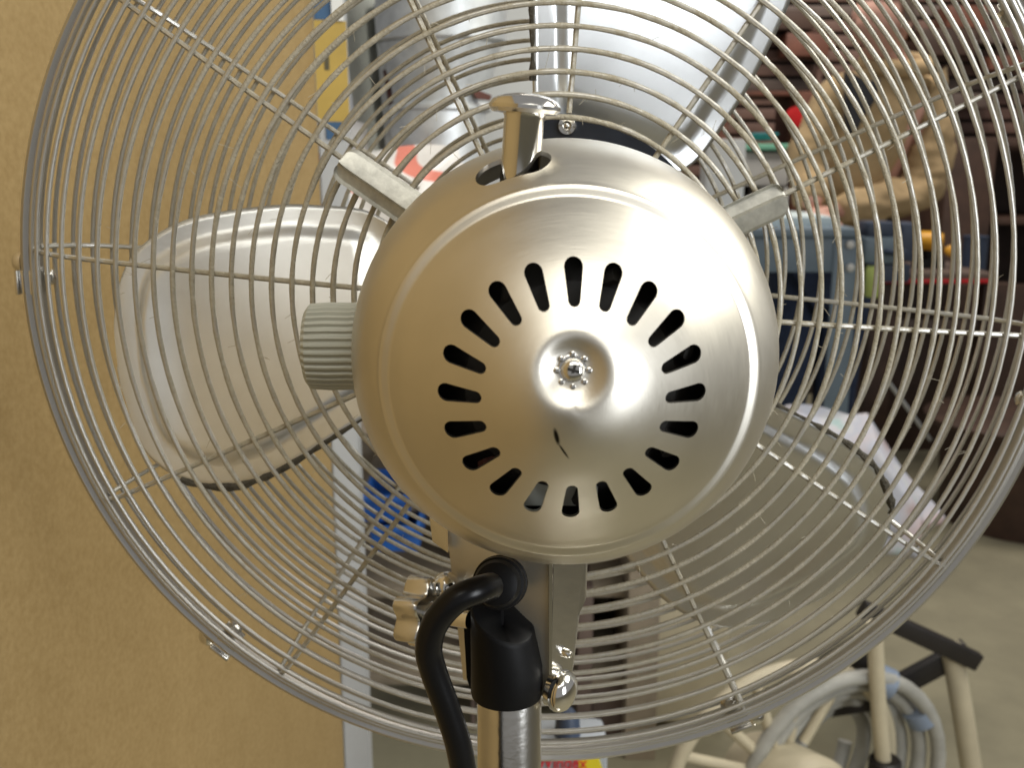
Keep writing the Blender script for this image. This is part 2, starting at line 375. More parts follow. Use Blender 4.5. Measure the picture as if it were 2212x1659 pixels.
# clips with screws round the rim
for a in (179,228,294,-13,31,90):
    th=math.radians(a); er=Vector((math.cos(th),0,math.sin(th))); et=Vector((-math.sin(th),0,math.cos(th)))
    c=pol(.2355,th,0)
    R=Matrix((er,Vector((0,1,0)),et)).transposed()
    cl=obj('rim_clip',*merge(box_d(c+er*.0022,.0014,.0180,.011,R,.0004),box_d(c-er*.0022-Vector((0,.0070,0)),.007,.0010,.011,R,.0003),box_d(c-er*.0022+Vector((0,.0070,0)),.007,.0010,.011,R,.0003)),M['satin'],fan,angle=30)
    lathe('clip_screw',[(.0032,0),(.0046,.0012),(.0048,.003),(.0040,.0048),(.002,.0058),(.0004,.0060)],c+er*.001-et*(.0085 if math.cos(th)<0 else -.0085),er,M['chrome'],cl,seg=16)
    lathe('clip_nut',[(.0036,0),(.0036,.0026),(.0022,.0036),(.0005,.0038)],c-er*.005-Vector((0,-.006,0))-et*.001,-er,M['satin'],cl,seg=6)
# mounting tabs of the rear guard
for k in (1,5,9):
    th=ROT+k*PI/6; er=Vector((math.cos(th),0,math.sin(th))); et=Vector((-math.sin(th),0,math.cos(th)))
    sec=[(t_*.86,s_) for t_,s_ in [(-.0082,-.0008),(-.0066,-.0024),(-.0004,-.0046),(.0012,-.0050),(.0024,-.0034),(.0070,-.0024),(.0086,-.0044)]]
    vs=[];fs=[]; n=len(sec); rs=[.058+.039*i/10 for i in range(10)]+[.097+.0045*math.sin(i/8*PI/2) for i in range(9)]
    for side in (0,1):
        for i,r in enumerate(rs):
            wdt=1 if r<=.097 else .42+.58*math.sqrt(max(0,1-((r-.097)/.0045)**2))
            for q,(t,s) in enumerate(sec): vs.append(Vector((0,-.0505,H))+er*r+et*(t*wdt)+Vector((0,s-(0 if side==0 else -.0011),0)))
    N=len(rs)*n
    for i in range(len(rs)-1):
        for q in range(n-1):
            a=i*n+q; fs+=[(a,a+1,a+n+1,a+n),(N+a,N+a+n,N+a+n+1,N+a+1)]
        for q in (0,n-1): a=i*n+q; fs.append((a,a+n,N+a+n,N+a))
    for q in range(n-1):
        for i in (0,len(rs)-1): a=i*n+q; fs.append((a,a+1,N+a+1,N+a))
    obj('mounting_tab',vs,fs,M['tab'],rg,angle=25)

# motor housing ---------------------------------------------------
hp=[(.00002,-.2206),(.004,-.2204),(.008,-.2197),(.012,-.2184),(.016,-.2165),(.020,-.2142),(.0235,-.2118),(.027,-.2094),(.0305,-.2069),(.034,-.2042),(.038,-.2007),(.042,-.1969),(.046,-.1930),(.0490,-.1895),
    (.0492,-.1893),(.0495,-.18912),(.0500,-.18895),(.0510,-.1887),(.0518,-.18845),(.0523,-.1881),(.0526,-.1874),(.0548,-.1848),(.0572,-.1812),(.0594,-.1773),(.0613,-.1728),(.0628,-.1680),(.0638,-.1630),(.0645,-.157),(.0648,-.150),(.0648,-.130),(.0645,-.110),(.0636,-.095),(.0610,-.080),(.056,-.068)]
DC=at(1239,806,-.2188)                                        # centre of the dimple
def dimple(v):
    d=math.hypot(v.x-DC.x,v.z-DC.z)
    return Vector((v.x,v.y+.0034*(1-sm(.0034,.0102,d)),v.z))
def fine(p):
    out=[]
    for a,b in zip(p,p[1:]):
        n=max(1,int(math.hypot(b[0]-a[0],b[1]-a[1])/.0011)); out+=[(a[0]+(b[0]-a[0])*i/n,a[1]+(b[1]-a[1])*i/n) for i in range(n)]
    return out+[p[-1]]
def smoothp(p,it=2):
    p=list(p)
    for _ in range(it):
        q=p[:]
        for i in range(1,len(p)-1): q[i]=((p[i-1][0]+2*p[i][0]+p[i+1][0])/4,(p[i-1][1]+2*p[i][1]+p[i+1][1])/4)
        p=q
    return p
i0=[i for i,p in enumerate(hp) if p[0]>=.0490][0]; i1=[i for i,p in enumerate(hp) if p[0]>=.0524][0]
outer=smoothp(fine(hp[:i0+1]),3)+hp[i0+1:i1]+smoothp(fine(hp[i1:]),3); inner=[(max(.00001,r-.0009),s+.0010) for r,s in outer]
SEG=160; ring=outer+inner[::-1]; vs=[];fs=[]
for r,s in ring:
    for k in range(SEG):
        v=pol(r,2*PI*k/SEG,s)
        vs.append(dimple(v) if r<.026 else v)
n=len(ring)
for i in range(n):
    j=(i+1)%n
    for k in range(SEG): fs.append((i*SEG+k,i*SEG+(k+1)%SEG,j*SEG+(k+1)%SEG,j*SEG+k))
me=bpy.data.meshes.new('motor_housing'); me.from_pydata([tuple(v) for v in vs],[],fs); fixn(me)
ho=bpy.data.objects.new('tmp_housing',me); COL.objects.link(ho)
cd=[]
for k in range(20):
    th=PI/2+2*PI*k/20; er=Vector((math.cos(th),0,math.sin(th))); et=Vector((-math.sin(th),0,math.cos(th)))
    out=[]; r0,w0,r1,w1=.0247,.00155,.0325,.0024
    for i in range(9): a=-PI/2+PI*i/8; out.append((r1+w1*math.cos(a),w1*math.sin(a)))
    for i in range(9): a=PI/2+PI*i/8; out.append((r0+w0*math.cos(a),w0*math.sin(a)))
    cd.append(prism_d([Vector((0,-.235,H))+er*r+et*t for r,t in out],(0,.05,0)))
PC=at(1109,370,-.1772)
out=[]
for i in range(13): a=-PI/2+PI*i/12; out.append((.0048+.0056*math.cos(a),.0056*math.sin(a)))
for i in range(13): a=PI/2+PI*i/12; out.append((-.0048+.0056*math.cos(a),.0056*math.sin(a)))
cd.append(prism_d([Vector((PC.x+x,PC.y+y,H+.03)) for x,y in out],(0,0,.06)))
cm=bpy.data.meshes.new('tmp_cut'); v_,f_=merge(*cd); cm.from_pydata([tuple(v) for v in v_],[],f_); fixn(cm)
co=bpy.data.objects.new('tmp_cut',cm); COL.objects.link(co)
bo=ho.modifiers.new('b','BOOLEAN'); bo.operation='DIFFERENCE'; bo.solver='EXACT'; bo.object=co
dg=bpy.context.evaluated_depsgraph_get(); me2=bpy.data.meshes.new_from_object(ho.evaluated_get(dg))
bpy.data.objects.remove(ho); bpy.data.objects.remove(co)
me2.name='motor_housing'; me2.materials.clear()
mh=obm('motor_housing',me2,M['housing'],fan,angle=28,norm=False)
# seam line, motor inside
lathe('motor_core',[(.004,-.200),(.028,-.198),(.046,-.175),(.050,-.15),(.050,-.075)],(0,0,H),(0,1,0),M['dark'],fan)
box('motor_mount',(-.003,-.1950,H-.0285),.022,.004,.012,M['grey_plastic'],fan)
for k in range(7):
    a=2*PI*k/7+.3; tube('winding',[pol(.020+.012*math.cos(t*.9),a+t*.14,-.2005+.006*abs(math.sin(t*1.3))) for t in range(5)],.0022,M['redbrown'] if k in(3,4) else M['dark'],fan,seg=6)
# screw with serrated washer
ax=Vector((.01,-1,.20)).normalized(); sc=DC+Vector((0,.0032,0))
scr=lathe('housing_screw',[(.0030,-.001),(.0030,.0006),(.0029,.0013),(.0024,.0020),(.0016,.0024),(.0004,.0025)],sc,ax,M['chrome'],mh,seg=24)
n_,b_=frame(ax)
w_=[lathe_d([(.0040,-.001),(.0040,.0003),(.0030,.0006)],sc,ax,24)]
for k in range(8):
    a=2*PI*k/8; p=sc+(n_*math.cos(a)+b_*math.sin(a))*.0040
    w_.append(lathe_d([(.0001,-.0010),(.0008,-.0006),(.0010,.0002),(.0007,.0009),(.0001,.0011)],p,ax,10))
obj('lock_washer',*merge(*w_),M['chrome'],scr,angle=40)
obj('screw_recess',*merge(box_d(sc+ax*.0024,.0030,.0004,.0007,Matrix.Rotation(.3,3,'Y')),box_d(sc+ax*.00241,.0007,.0004,.0030,Matrix.Rotation(.3,3,'Y'))),M['dark'],scr)

# oscillation pin -------------------------------------------------
pb=at(1124,370,-.1742); pin_t=at(1133,244,pb.y)
axp=(Vector((pin_t.x,pin_t.y,pin_t.z))-Vector((pb.x,pb.y,pb.z))).normalized()
h0=(pin_t-pb).length
pin=lathe('oscillation_pin',[(.0055,-.016),(.0055,h0-.001),(.0060,h0)],pb,axp,M['chrome'],fan,seg=40)
lathe('pin_cap',[(.0060,h0-.0002),(.0088,h0),(.0098,h0+.0010),(.0099,h0+.0020),(.0090,h0+.0034),(.0065,h0+.0046),(.0032,h0+.0052),(.0004,h0+.0053)],pb,axp,M['chrome'],pin,seg=40)

# ribbed speed knob on the left -----------------------------------
kc=at(770,748,-.138); ke=at(663,748,-.138); ln=(kc-ke).length
vs=[];fs=[];ns=144; prof=[(.0138,-.004),(.0138,.0),(.0136,.001),(.0138,ln*.5),(.0134,ln-.0016),(.0122,ln-.0003),(.010,ln),(.0004,ln)]
kx=Vector((-1,.0,.0)); n_,b_=frame(kx)
for r,h in prof:
    for k in range(ns):
        t=2*PI*k/ns; rr=r+(.00045 if (r>.0130) else 0)*(1 if (k%4) in (0,1) else -1)
        vs.append(kc+kx*h+n_*(rr*math.cos(t))+b_*(rr*math.sin(t)))
for i in range(len(prof)-1):
    for k in range(ns): fs.append((i*ns+k,i*ns+(k+1)%ns,(i+1)*ns+(k+1)%ns,(i+1)*ns+k))
fs.append(tuple(range(ns)))
obj('speed_knob',vs,fs,M['grey_plastic'],fan,angle=30)
lathe('knob_stem',[(.0118,-.012),(.0118,.001)],kc,kx,M['black'],fan,seg=32)

# blades ----------------------------------------------------------
tr=[(.0640,-.0400),(.0780,-.0510),(.1000,-.0580),(.1206,-.0625),(.157,-.065),(.1795,-.0596),(.194,-.0484),(.203,-.0268),(.2054,-.004)]
le=[(.0640,.0270),(.0800,.0335),(.0995,.0402),(.1328,.0525),(.1500,.0566),(.1635,.0572),(.1836,.0509),(.1995,.0343),(.2054,.0044)]
def blade(th0):
    er=Vector((math.cos(th0),0,math.sin(th0))); et=Vector((-math.sin(th0),0,math.cos(th0)))
    TR=[(v.x,v.y) for v in spline([(a,b,0) for a,b in tr],10)]; LE=[(v.x,v.y) for v in spline([(a,b,0) for a,b in le],10)]
    bnd=TR+LE[::-1]; NR,NC=64,44; vs=[];fs=[]
    def dist(x,y):
        m=9
        for (ax_,ay_),(bx_,by_) in zip(bnd,bnd[1:]):
            dx,dy=bx_-ax_,by_-ay_; q=dx*dx+dy*dy
            t=0 if q==0 else max(0,min(1,((x-ax_)*dx+(y-ay_)*dy)/q)); m=min(m,math.hypot(x-ax_-t*dx,y-ay_-t*dy))
        return m
    txs=[p[0] for p in TR];tys=[p[1] for p in TR];lxs=[p[0] for p in LE];lys=[p[1] for p in LE]
    for i in range(NR+1):
        rho=.064+(.2054-.064)*math.sin(i/NR*PI/2)**.85
        if i==NR: rho=.2053
        a=interp(rho,txs,tys); b=interp(rho,lxs,lys)
        for j in range(NC+1):
            c=j/NC; tau=a+(b-a)*c; d=dist(rho,tau)
            pitch=math.radians(31-13*sm(.07,.2,rho)); mid=(a+b)/2
            s=.006-(tau)*math.tan(pitch)*.92
            s+=.0045*(1-((tau-mid)/max(.001,(b-a)/2))**2)*(1-sm(.17,.205,rho))
            inset=sm(.0105,.0145,d)*sm(.076,.084,rho)
            s-=.0036*inset
            vs.append(Vector((0,s,H))+er*rho+et*tau)
    n=NC+1
    for i in range(NR):
        for j in range(NC): fs.append((i*n+j,i*n+j+1,(i+1)*n+j+1,(i+1)*n+j))
    o=obj('blade',vs,fs,M['blade'],fan,angle=60)
    so=o.modifiers.new('thickness','SOLIDIFY'); so.thickness=.0011; so.offset=0
    # felt of dust along the leading edge
    pts=[p for p in [vs[i*n+NC]+et*.0002 for i in range(4,NR-7)] if (p-Vector((0,0,H))).length<.193]
    rad=[.0011+.0011*noise.noise(Vector((i*.55,th0,0)))+.0006*sm(.12,.18,(pts[i]-Vector((0,0,H))).length) for i in range(len(pts))]
    tube('edge_dust',pts,.001,M['edge_dust'],o,seg=6,radii=[max(.0005,r) for r in rad])
    return o
BL=[math.radians(a) for a in (72,192,312)]
for t in BL: blade(t)
def hubr(th):
    q=min(abs((th-(t-math.radians(9))+PI)%(2*PI)-PI) for t in BL)
    return .050+.0268*(1-sm(math.radians(27),math.radians(36),q))
hv=[];hf=[];NH=180
for y in (-.0088,-.0068):
    for q in (1.,.3):
        for k in range(NH): th=2*PI*k/NH; hv.append(pol(hubr(th)*q if q==1 else .015,th,y))
for k in range(NH):
    j=(k+1)%NH; hf+=[(k,j,NH+j,NH+k),(2*NH+k,3*NH+k,3*NH+j,2*NH+j),(k,2*NH+k,2*NH+j,j),(NH+k,NH+j,3*NH+j,3*NH+k)]
hub=obj('hub_plate',hv,hf,M['hub'],fan,angle=30)
lathe('hub_boss',[(.0148,-.03),(.0148,.02)],(0,-.008,H),(0,1,0),M['dark'],hub,seg=32)
for t in BL:
    for q in (-.37,.37):
        p=pol(.0722,t-math.radians(9)+q,-.0092)
        lathe('rivet',[(.0016,.0002),(.0022,-.0014),(.0036,-.0016),(.0042,-.0008),(.0043,.0006)],p,(0,1,0),M['chrome'],hub,seg=20)
        lathe('rivet_core',[(.0018,-.0004),(.0010,-.0012),(.0003,-.0014)],p,(0,1,0),M['satin'],hub,seg=12)

# neck, pole and cable --------------------------------------------
P=lambda x,y,Y: at(x,y,Y)
neck=prism('neck_bracket',[P(962,1120,-.088),P(1184,1130,-.110),P(1187,1500,-.110),P(1000,1470,-.091)],(.0008,.0024,0),M['neck'],fan,bev=.0003)
prism('bracket_lip',[P(1186,1200,-.1108),P(1193,1200,-.1108),P(1193,1490,-.1108),P(1186,1490,-.1108)],(0,.004,0),M['chrome'],neck)
prism('bracket_lip',[P(928,1120,-.091),P(967,1120,-.0935),P(968,1195,-.0935),P(934,1170,-.091)],(0,.003,0),M['satin'],neck)
arm=prism('tilt_arm',[P(1195,1200,-.108),P(1267,1200,-.099),P(1264,1300,-.099),P(1250,1330,-.099),P(1236,1450,-.100),P(1216,1530,-.104),P(1188,1535,-.108)],(.0008,.004,0),M['satin'],fan,bev=.0004)
bc=P(1210,1492,-.110)
bd=Vector((.86,-.45,-.10)).normalized()
lathe('tilt_bolt',[(.0070,-.004),(.0070,-.002),(.0078,-.001),(.0082,.0008),(.0077,.0026),(.0062,.0044),(.0040,.0055),(.0018,.0059),(.0003,.0060)],bc,bd,M['chrome'],arm,seg=28)
bc2=P(1224,1412,-.105)
lathe('arm_pin',[(.0018,-.003),(.0018,.001),(.0013,.002),(.0003,.0023)],bc2,bd,M['chrome'],arm,seg=18)
# lobed tilt knob
kc=P(905,1322,-.098); kn=Vector((.90,-.42,.05)).normalized(); n_,b_=frame(kn)
vs=[];fs=[];ns=84; prof=[(.78,-.0045),(.95,-.0042),(1,-.0034),(1,.0052),(.95,.0062),(.7,.0066),(.42,.0066),(.40,.0082),(.05,.0084)]
for q,h in prof:
    for k in range(ns):
        t=2*PI*k/ns; rr=(.0122+(.0021*math.cos(6*t+.5) if q>.6 else 0))*q
        vs.append(kc+kn*h+n_*(rr*math.cos(t))+b_*(rr*math.sin(t)))
for i in range(len(prof)-1):
    for k in range(ns): fs.append((i*ns+k,i*ns+(k+1)%ns,(i+1)*ns+(k+1)%ns,(i+1)*ns+k))
fs+= [tuple(range(ns)),tuple(range((len(prof)-1)*ns,len(prof)*ns))]
tk=obj('tilt_knob',vs,fs,M['satin'],fan,angle=40)
lathe('knob_shaft',[(.0034,.006),(.0034,.022)],kc,kn,M['chrome'],tk,seg=20)
lathe('acorn_nut',[(.0052,.0),(.0054,.003),(.0042,.0055),(.002,.0068),(.0003,.007)],P(962,1262,-.092),Vector((.3,-.95,0)),M['chrome'],neck,seg=20)
# cable bushing
bs=P(1082,1258,-.118); bdv=(P(1050,1272,-.160)-bs).normalized()
bu=lathe('cable_bushing',[(.0070,-.012),(.0092,-.004),(.0098,.0),(.0098,.0040),(.0088,.0044),(.0088,.0056),(.0095,.0062),(.0092,.0100),(.0080,.0104),(.0080,.0116),(.0084,.0122),(.0074,.0160),(.0050,.0172)],bs,bdv,M['black'],fan,seg=40)
cp=spline([P(1062,1266,-.138),P(1030,1276,-.146),P(985,1296,-.149),P(942,1344,-.149),P(926,1400,-.148),P(936,1450,-.147),P(965,1530,-.146),P(990,1610,-.145),P(1006,1700,-.143),P(1018,1800,-.140),P(1024,2000,-.135)],10)
tube('power_cable',cp,.00465,M['rubber'],fan,seg=14)
# pole and collar
px=P(1100,1600,-.11); pr=(P(1169,1600,-.11)-P(1030,1600,-.11)).length/2
lathe('pole',[(pr,.03),(pr,P(1090,1545,-.122).z+.003),(pr*.7,P(1090,1545,-.122).z+.012)],(px.x,-.108,0),(0,0,1),M['satin'],fan,seg=48)
lathe('base',[(.20,.0),(.205,.012),(.19,.022),(.04,.035),(.03,.06),(pr,.062)],(px.x,-.108,0),(0,0,1),M['satin'],fan,seg=64)
seg=56; vs=[];fs=[]
zb=P(1090,1540,-.122).z; zl=P(1020,1322,-.112).z; zr=P(1150,1366,-.112).z
cxp=P(1086,1500,-.11).x; rb=(P(1168,1530,-.11)-P(1012,1530,-.11)).length/2; rt=(P(1150,1366,-.112)-P(1018,1322,-.112)).length/2
rows=[(rb*.98,'b',0),(rb,'b',.0012),(rb*.985,'b',.012),(rt*1.01,'t',-.002),(rt*.985,'t',-.0007),(rt*.93,'t',0),(rt*.05,'t',.0005)]
for r,w_,dz in rows:
    for k in range(seg):
        t=2*PI*k/seg; x=r*math.cos(t)
        z=(zb if w_=='b' else zl+(zr-zl)*(x/rt*.5+.5)+.004*math.sin(t))+dz
        vs.append(Vector((cxp+(.0015 if w_=='b' else 0)+x,-.108+r*math.sin(t),z)))
for i in range(len(rows)-1):
    for k in range(seg): fs.append((i*seg+k,i*seg+(k+1)%seg,(i+1)*seg+(k+1)%seg,(i+1)*seg+k))
fs+=[tuple(range(seg)),tuple(range((len(rows)-1)*seg,len(rows)*seg))]
cb=obj('pole_collar',vs,fs,M['black'],fan,angle=40)
prism('collar_flange',[P(1000,1330,-.105),P(1022,1322,-.105),P(1020,1500,-.105),P(1008,1470,-.105)],(0,.006,0),M['black'],cb,bev=.0006)

# ================================================================ BEHIND THE FAN, LEFT
# galvanised parts on a shelf
Yb=.78
def vlathe(name,prof_px,cxpx,Y,m,parent,seg=56,**k):
    """prof_px: (left px, right px, row) at depth Y -> upright body of revolution"""
    pr_=[];c0=None
    for x0,x1,y in prof_px:
        a=at(x0,y,Y); b=at(x1,y,Y); pr_.append(((b.x-a.x)/2,a.z)); 
        if c0 is None: c0=(a.x+b.x)/2
    return lathe(name,pr_,(c0,Y+max(p[0] for p in pr_)*.4,0),(0,0,1),m,parent,seg=seg,**k)
gb=root('galvanised_funnel','pale galvanised steel funnel pipe with rolled seam above the striped bag','pipe',at(960,330,Yb))
vlathe('lower_pipe',[(845,1052,520),(845,1052,345),(844,1054,240)],0,Yb,M['galv'],gb)
vlathe('seam_bead',[(842,1056,241),(836,1062,236),(836,1062,228),(842,1056,222)],0,Yb,M['galv'],gb)
vlathe('cone',[(844,1054,223),(842,1058,190),(815,1085,92)],0,Yb,M['galv'],gb)
vlathe('upper_pipe',[(813,1087,91),(805,1095,84),(805,1097,-160)],0,Yb,M['galv'],gb)
prism('clasp',[at(1012,186,Yb-.02),at(1062,205,Yb-.02),at(1058,216,Yb-.02),at(1030,212,Yb-.02)],(0,.012,0),M['redbrown'],gb)
gd=root('sheet_metal_duct','dull grey folded sheet metal duct standing left of the funnel pipe','duct',at(780,330,Yb+.05))
prism('panel',[at(716,-160,Yb+.10),at(800,-160,Yb+.16),at(836,330,Yb+.16),at(775,330,Yb+.10)],(.0,.03,0),M['galv_dark'],gd)
prism('panel',[at(806,8,Yb+.14),at(880,0,Yb+.14),at(868,330,Yb+.14),at(834,330,Yb+.14)],(.0,.02,0),M['galv'],gd)
prism('rib',[at(720,-160,Yb+.095),at(726,-160,Yb+.095),at(742,120,Yb+.095),at(737,120,Yb+.095)],(.0,.004,0),M['white'],gd)
tube('support_bar',[at(834,150,Yb+.06),at(846,225,Yb+.06),at(856,300,Yb+.06)],.004,M['redbrown'],gd,seg=10)
pbox('white_box',800,-160,1260,420,Yb+.42,.2,M['white'],None,label='tall white box standing behind the funnel pipe',cat='box')
# striped plastic bag below
def sheet(name,cs,Y0,m,parent=None,nx=40,ny=28,amp=.02,seed=0,freq=9,bulge=.05,**k):
    """crumpled closed bag; cs: the four view corners lt, rt, rb, lb"""
    c=[at(x,y,Y0) for x,y in cs]; vs=[];fs=[]
    for side in (0,1):
        for i in range(ny+1):
            for j in range(nx+1):
                u,v=j/nx,i/ny; p=c[0].lerp(c[1],u).lerp(c[3].lerp(c[2],u),v)
                e=min(1,4.5*min(u,1-u,v,1-v)); e=math.sin(e*PI/2)
                q=Vector((p.x*freq+seed,p.z*freq,side*3.1))
                w_=abs(noise.noise(q))*1.6-.35+.5*noise.noise(q*2.7)
                d=(bulge*e+amp*w_*e)
                p=p+Vector((amp*.5*noise.noise(q*1.3+Vector((5,0,0))),0,amp*.5*noise.noise(q*1.3+Vector((0,7,0)))))
                p.y+= -d if side==0 else d*.5+.002
                vs.append(p)
    n=(nx+1); N=n*(ny+1)
    for i in range(ny):
        for j in range(nx):
            a=i*n+j; fs+=[(a,a+1,a+n+1,a+n),(N+a,N+a+n,N+a+n+1,N+a+1)]
    for j in range(nx): fs+=[(j,j+1,N+j+1,N+j),(ny*n+j,ny*n+j+1,N+ny*n+j+1,N+ny*n+j)]
    for i in range(ny): fs+=[(i*n,(i+1)*n,N+(i+1)*n,N+i*n),(i*n+nx,(i+1)*n+nx,N+(i+1)*n+nx,N+i*n+nx)]
    return obj(name,vs,fs,m,parent,angle=70,**k)
def stripes(name,base,c2,scale,rot,lo=.45,hi=.55,dist=3.,c3=None,trans=0):
    m=mat(name,base,.45,0,bump=.08,bscale=120); n,l=nodes(m); b=n['Principled BSDF']
    tc=n.new('ShaderNodeTexCoord'); mp=n.new('ShaderNodeMapping'); mp.inputs['Rotation'].default_value=rot; l.new(tc.outputs['Object'],mp.inputs[0])
    wv=n.new('ShaderNodeTexWave'); wv.inputs['Scale'].default_value=scale; wv.inputs['Distortion'].default_value=dist; wv.inputs['Detail'].default_value=1; wv.inputs['Detail Scale'].default_value=1.5
    l.new(mp.outputs[0],wv.inputs['Vector'])
    cr=n.new('ShaderNodeValToRGB'); cr.color_ramp.elements[0].position=lo; cr.color_ramp.elements[1].position=hi
    cr.color_ramp.elements[0].color=(*base,1); cr.color_ramp.elements[1].color=(*c2,1)
    if c3: e=cr.color_ramp.elements.new(.12); e.color=(*c3,1); e2=cr.color_ramp.elements.new(.22); e2.color=(*base,1)
    l.new(wv.outputs['Fac'],cr.inputs[0]); l.new(cr.outputs[0],b.inputs['Base Color']); return m
M['bag']=stripes('striped_bag',(.76,.73,.70),(.72,.24,.18),5.2,(.3,.95,.2),.78,.84,4.5)
M['pastel']=mat('pastel_cloth',(.6,.58,.62),.9,0,bump=.3,bscale=30)
def pastel(m):
    n,l=nodes(m); b=n['Principled BSDF']; tc=n.new('ShaderNodeTexCoord'); t=n.new('ShaderNodeTexNoise'); t.inputs['Scale'].default_value=9; t.inputs['Detail'].default_value=3
    l.new(tc.outputs['Object'],t.inputs['Vector']); cr=n.new('ShaderNodeValToRGB'); e=cr.color_ramp.elements
    e[0].position=.34; e[0].color=(.55,.40,.39,1); e[1].position=.66; e[1].color=(.40,.55,.54,1)
    for p,c in ((.42,(.60,.55,.58,1)),(.52,(.52,.54,.62,1)),(.59,(.62,.61,.64,1))): q=e.new(p); q.color=c
    l.new(t.outputs['Fac'],cr.inputs[0]); l.new(cr.outputs[0],b.inputs['Base Color'])
pastel(M['pastel'])
b1=sheet('plastic_bag',[(688,330),(990,312),(1040,560),(700,560)],.70,M['bag'],None,amp=.03,seed=2.0,freq=8,bulge=.05,label='crumpled white plastic bag with salmon stripes under the funnel pipe',cat='bag')
b1b=sheet('plastic_bag',[(690,236),(790,262),(800,520),(694,520)],.84,M['bag'],None,amp=.02,seed=5.0,freq=9,bulge=.03,label='pale bag with one pink stripe standing beside the partition',cat='bag')
pbox('plinth',640,545,1200,760,.66,.35,M['brown'],None,label='dark brown shelf box carrying the bag and funnel pipe',cat='shelf')

# low dark shelf unit seen under the motor, with blue tray
su=root('shelf_unit','dark brown shelf unit behind the lower left of the fan','shelf',at(1000,1500,1.25))
Ys=1.25
a=at(760,900,Ys+.35); b=at(1480,1900,Ys+.35)
pbox('back_panel',700,850,1395,2100,Ys+.4,.02,M['shelf'],su)
for y in (935,1090,1270,1460,1640,1820): pbox('shelf_board',760,y,1380,y+22,Ys+.05,.34,M['shelf'],su)
pbox('upright',1368,900,1400,2100,Ys,.38,M['shelf'],su)
pbox('upright',1010,900,1032,2100,Ys+.1,.28,M['slat_grey'],su)
pbox('upright',1250,1270,1268,2100,Ys+.04,.3,M['slat_grey'],su)
def crate(name,x0,y0,x1,y1,Y,d,m,label,cat='box'):
    r=root(name,label,cat,at((x0+x1)/2,y1,Y))
    a=at(x0,y0,Y); b=at(x1,y1,Y); cx_=(a.x+b.x)/2; w_=b.x-a.x; h_=a.z-b.z; t=.006
    box('front_wall',(cx_,Y+t/2,(a.z+b.z)/2),w_,t,h_,m,r); box('back_wall',(cx_,Y+d-t/2,(a.z+b.z)/2),w_,t,h_,m,r)
    for s_ in (-1,1): box('side_wall',(cx_+s_*(w_/2-t/2),Y+d/2,(a.z+b.z)/2-.001),t,d-2*t-.001,h_-.002,m,r)
    box('bottom',(cx_,Y+d/2,b.z+t/2+.002),w_-2*t-.001,d-2*t-.001,t,m,r); box('front_lip',(cx_,Y-.004,a.z-.006),w_+.006,.008,.010,m,r)
    return r
crate('plastic_tray',778,1072,880,1128,Ys-.02,.16,M['blue'],'upper blue plastic tray on the dark shelf','tray')
crate('plastic_tray',800,1138,905,1192,Ys-.07,.16,M['blue'],'lower blue plastic tray on the dark shelf','tray')
pbox('carton',1040,1290,1130,1440,Ys+.1,.2,M['slat_grey'],None,label='dull brown carton on the shelf behind the fan pole',cat='box')
pbox('carton',1280,1470,1362,1630,Ys+.06,.2,M['slat_grey'],None,label='small brown carton low on the shelf right of the pole',cat='box')
pbox('tan_panel',1404,1255,1565,1560,Ys+.1,.05,M['cream'],None,label='tan board leaning right of the dark shelf unit',cat='board')
# spray bottle with red and yellow label
sb=root('spray_bottle','spray bottle with yellow label and red lettering beside the fan pole','bottle',at(1225,1800,.42))
Yq=.42
a=at(1158,1640,Yq); b=at(1300,1640,Yq); rw=(b.x-a.x)/2; cxq=(a.x+b.x)/2
z0=at(1225,1960,Yq).z; z1=at(1225,1622,Yq).z
pbox('bottle_body',1152,1606,1306,1990,Yq,.05,M['paleblueplastic'],sb,bev=.010)
vlathe('neck',[(1196,1256,1612),(1200,1252,1560),(1214,1240,1540)],0,Yq+.01,M['dkblue'],sb,seg=24)
prism('label_flash',[at(x,y,Yq-.0012) for x,y in ((1250,1640),(1266,1630),(1282,1624),(1294,1640),(1302,1664),(1304,1760),(1252,1760))],(0,.0016,0),M['yellow'],sb)
cu=bpy.data.curves.new('txt','FONT'); cu.body='Windex'; cu.size=.03; cu.extrude=.0006
to=bpy.data.objects.new('tmp_txt',cu); COL.objects.link(to); dg=bpy.context.evaluated_depsgraph_get(); tm=bpy.data.meshes.new_from_object(to.evaluated_get(dg)); bpy.data.objects.remove(to)
ta=at(1160,1660,Yq); tb=at(1268,1660,Yq); xs_=[v.co.x for v in tm.vertices]; sx_=(tb.x-ta.x)/(max(xs_)-min(xs_)); ztxt=at(1225,1634,Yq).z
hgt=max(v.co.y for v in tm.vertices)
for v in tm.vertices: v.co=Vector((ta.x+(v.co.x-min(xs_))*sx_,Yq-.0014-v.co.z,ztxt-(hgt-v.co.y)*sx_*1.25))
obm('lettering',tm,M['redink'],sb,smooth=False,norm=False)

